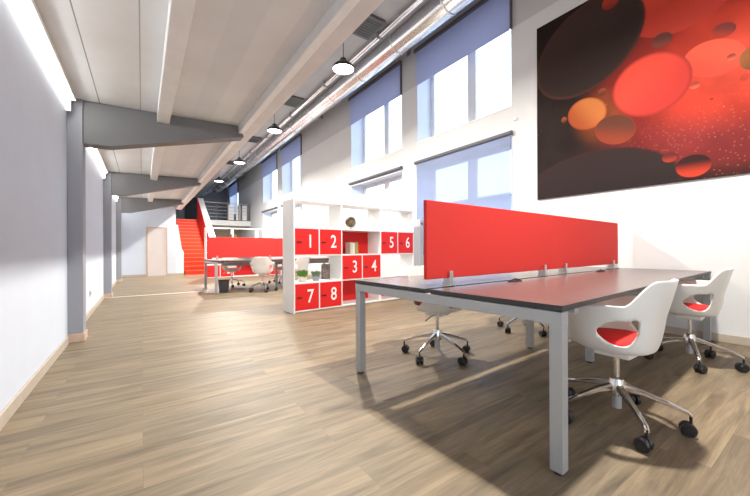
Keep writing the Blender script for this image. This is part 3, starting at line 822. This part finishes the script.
# ------------------------------------------------------------------ numbered locker shelves
def glyph(parent, txt, size, loc, m):
    cu = bpy.data.curves.new('number', 'FONT'); cu.body = txt; cu.size = size; cu.extrude = 0.001; cu.offset = 0.0025
    cu.align_x = 'CENTER'; cu.align_y = 'CENTER'
    tmp = bpy.data.objects.new('tmp', cu); C.objects.link(tmp)
    dg = bpy.context.evaluated_depsgraph_get()
    me = bpy.data.meshes.new_from_object(tmp.evaluated_get(dg))
    bpy.data.objects.remove(tmp); me.materials.clear(); me.materials.append(m)
    o = bpy.data.objects.new('number', me); C.objects.link(o); o.parent = parent
    o.location = loc; o.rotation_euler = (PI / 2, 0, 0); o.scale = (0.82, 1, 1)
    return o
CW, CHh, DP, PT = 0.442, 0.437, 0.40, 0.020
def make_shelf(loc, rotz, label, doors, backs, divs):
    t = thing('locker_shelf', label, 'shelf', loc, rotz, 'white open shelves with red doors')
    Wd = CW * 6 + PT; Ht = CHh * 4 + PT + 0.02
    for x in (0, CW * 6):
        bm = B(); box(bm, (x, 0, 0), (x + PT, DP, Ht), 0.0015); obj('side_panel', bm, M['white'], t)
    for r in range(5):
        z = 0.02 + r * CHh
        bm = B(); box(bm, (PT, 0.001, z), (CW * 6, DP - 0.001, z + PT)); obj('shelf_board', bm, M['white'], t)
    bm = B(); box(bm, (PT, 0.02, 0), (CW * 6, 0.035, 0.02)); obj('plinth', bm, M['metal'], t)
    for (c, r) in divs:          # divider left of column c in row r (0 = bottom)
        z = 0.02 + r * CHh + PT
        bm = B(); box(bm, (c * CW, 0.001, z), (c * CW + PT, DP - 0.001, z + CHh - PT)); obj('divider', bm, M['white'], t)
    for (c, r, num) in doors:
        z = 0.02 + r * CHh + PT; x = c * CW + PT
        bm = B(); box(bm, (0.003, -0.002, 0.003), (CW - PT - 0.003, 0.016, CHh - PT - 0.003), 0.001)
        d = obj('door', bm, M['redlam'], t); d.location = (x, 0, z)
        bm = B(); box(bm, (0.03, -0.006, 0.19), (0.115, -0.0015, 0.212), 0.001); obj('handle', bm, M['black'], d)
        if num: glyph(d, num, 0.30, (0.265, -0.003, 0.205), M['white'])
    for (c, r, n_) in backs:
        z = 0.02 + r * CHh + PT; x = c * CW + PT
        bm = B(); box(bm, (x, DP - 0.02, z), (x + n_ * CW - PT, DP - 0.006, z + CHh - PT)); obj('back_panel', bm, M['redlam'], t)
    return t
SH1, RS1 = (1.925, 4.97, 0), math.radians(5.0)
make_shelf(SH1, RS1, 'white open shelf with numbered red doors beside the foreground desk',
           [(0, 2, '1'), (1, 2, '2'), (2, 1, '3'), (3, 1, '4'), (4, 2, '5'), (5, 2, '6'), (0, 0, '7'), (1, 0, '8')],
           [(2, 2, 2), (2, 0, 2), (4, 0, 2)],
           [(2, 3), (4, 3), (1, 2), (2, 2), (4, 2), (5, 2), (2, 1), (3, 1), (4, 1), (1, 0), (2, 0), (4, 0)])
SH2, RS2 = (1.82, 12.9, 0), 0.0
make_shelf(SH2, RS2, 'white open shelf with red doors in the distance behind the far desk',
           [(0, 0, '1'), (1, 0, '2'), (4, 0, '3'), (5, 0, '4'), (0, 2, None), (1, 2, None), (4, 2, None)],
           [(2, 0, 2)],
           [(2, 3), (4, 3), (1, 2), (2, 2), (4, 2), (5, 2), (2, 1), (4, 1), (1, 0), (2, 0), (4, 0), (5, 0)])

def rowz(r): return 0.02 + r * CHh + PT
def globe(loc, label):
    t = thing('globe', label, 'globe', loc, 0, 'desk globes')
    bm = B(); lathe(bm, [(0, 0), (0.055, 0), (0.055, 0.008), (0.02, 0.018), (0.012, 0.035), (0.0, 0.036)], 24); obj('base', bm, M['brass'], t, 'auto')
    bm = B(); bmesh.ops.create_uvsphere(bm, u_segments=32, v_segments=20, radius=0.098)
    for v in bm.verts: v.co.z += 0.142
    obj('sphere', bm, M['globe'], t, True)
    bm = B(); pts = [(0.112 * math.cos(a), 0, 0.142 + 0.112 * math.sin(a)) for a in [-PI / 2 + PI * i / 16 for i in range(17)]]
    tube(bm, pts, 0.004); obj('meridian_arm', bm, M['brass'], t, True)
    return t
globe(at(SH1, RS1, 1.22, 0.20, rowz(3)), 'dark antique globe on top level of the near numbered shelf')
globe(at(SH2, RS2, 0.93, 0.22, rowz(3)), 'small dark globe in the distance above the far red divider')
def book(x, w, h, d, m, label):
    t = thing('book', label, 'book', at(SH1, RS1, x, 0.12, rowz(2)), RS1, 'books standing above doors 3 and 4')
    bm = B(); box(bm, (0, 0, 0), (0.003, d, h)); box(bm, (w - 0.003, 0, 0), (w, d, h)); box(bm, (0.003, 0, 0), (w - 0.003, 0.003, h)); obj('cover', bm, m, t)
    bm = B(); box(bm, (0.003, 0.003, 0.003), (w - 0.003, d - 0.004, h - 0.004)); obj('pages', bm, M['pages'], t)
x = 1.16
for w, h, d, m, lb in ((0.05, 0.21, 0.15, M['cream'], 'cream thick book at the left of the row above doors 3 and 4'),
                       (0.045, 0.20, 0.15, M['pages'], 'white book second from left in the row above doors 3 and 4'),
                       (0.03, 0.215, 0.15, M['tan'], 'tan thin book third from left in the row above doors 3 and 4'),
                       (0.04, 0.215, 0.15, M['olive'], 'olive green book at the right of the row above doors 3 and 4')):
    book(x, w, h, d, m, lb); x += w + 0.003
def plant(x, y, pm, lm, label, r, h, n_=150):
    t = thing('potted_plant', label, 'plant', at(SH1, RS1, x, y, rowz(1)), 0, 'small plants in the opening under doors 1 and 2')
    bm = B(); lathe(bm, [(0, 0), (r * 0.72, 0), (r * 0.9, h * 0.55), (r * 0.82, h * 0.55), (r * 0.78, h * 0.45), (0, h * 0.45)], 20); obj('pot', bm, pm, t, 'auto')
    bm = B(); rnd = random.Random(int(x * 100))
    for i in range(n_):
        a = rnd.uniform(0, 2 * PI); q = rnd.uniform(0, 0.8) ** 0.6 * r; ln = rnd.uniform(0.5, 0.75) * h
        b0 = Vector((q * math.cos(a), q * math.sin(a), h * 0.44)); tip = b0 + Vector((math.cos(a) * q * 0.5 + rnd.uniform(-.02, .02), math.sin(a) * q * 0.5 + rnd.uniform(-.02, .02), ln))
        sd = Vector((-math.sin(a), math.cos(a), 0)) * 0.006
        v = [bm.verts.new(b0 - sd), bm.verts.new(b0 + sd), bm.verts.new((b0 + tip) / 2 + sd * 1.3), bm.verts.new(tip), bm.verts.new((b0 + tip) / 2 - sd * 1.3)]
        bm.faces.new(v)
    o = obj('leaves', bm, lm, t)
plant(0.22, 0.14, M['pot'], M['green'], 'bright green grass plant in a pale pot under door 1', 0.085, 0.17)
plant(0.48, 0.16, M['potgrey'], M['greygreen'], 'grey green plant in a grey pot under door 2', 0.075, 0.15)
t = thing('picture_frame', 'dark upright frame standing under door 2 of the near shelf', 'frame', at(SH1, RS1, 0.78, 0.34, rowz(1)), RS1)
bm = B(); box(bm, (-0.085, 0, 0), (0.085, 0.014, 0.26), 0.003); obj('frame', bm, M['binmat'], t)
bm = B(); box(bm, (-0.07, -0.002, 0.015), (0.07, 0.002, 0.245)); obj('picture', bm, mat('brown_grey_print', (0.22, 0.17, 0.15), 0.6, var=0.5, vscale=25), t)

t = thing('waste_bin', 'dark waste bin on the floor under the left end of the far desk', 'bin', at(D2, R2, 0.24, 0.32))
bm = B(); lathe(bm, [(0, 0.0), (0.10, 0.0), (0.125, 0.28), (0.12, 0.28), (0.096, 0.008), (0, 0.008)], 28); obj('bin_body', bm, M['binmat'], t, 'auto')
bm = B(); lathe(bm, [(0.118, 0.275), (0.130, 0.275), (0.130, 0.288), (0.118, 0.288)], 28, closed=True); obj('rim', bm, M['black'], t, 'auto')

# ------------------------------------------------------------------ daylight, camera
w = bpy.data.worlds.new('sky'); S.world = w; w.use_nodes = True
bg = w.node_tree.nodes['Background']
bg.inputs['Color'].default_value = (0.78, 0.88, 1.0, 1); bg.inputs['Strength'].default_value = 3.4
cam = bpy.data.cameras.new('camera'); cam.sensor_width = 36; cam.lens = 335 / 750 * 36; cam.clip_start = 0.02
co = bpy.data.objects.new('camera', cam); C.objects.link(co)
co.location = (0, 0, 1.0)
co.rotation_euler = (Matrix.Rotation(-math.radians(34.8), 3, 'Z') @ Matrix.Rotation(PI / 2, 3, 'X') @ Matrix.Rotation(-math.radians(0.25), 3, 'Z')).to_euler()
cam.shift_y = 0.0015
S.camera = co
vs = S.view_settings
vs.view_transform = 'Standard'; vs.look = 'None'; vs.gamma = 1; vs.use_curve_mapping = False
vs.exposure = 0.46
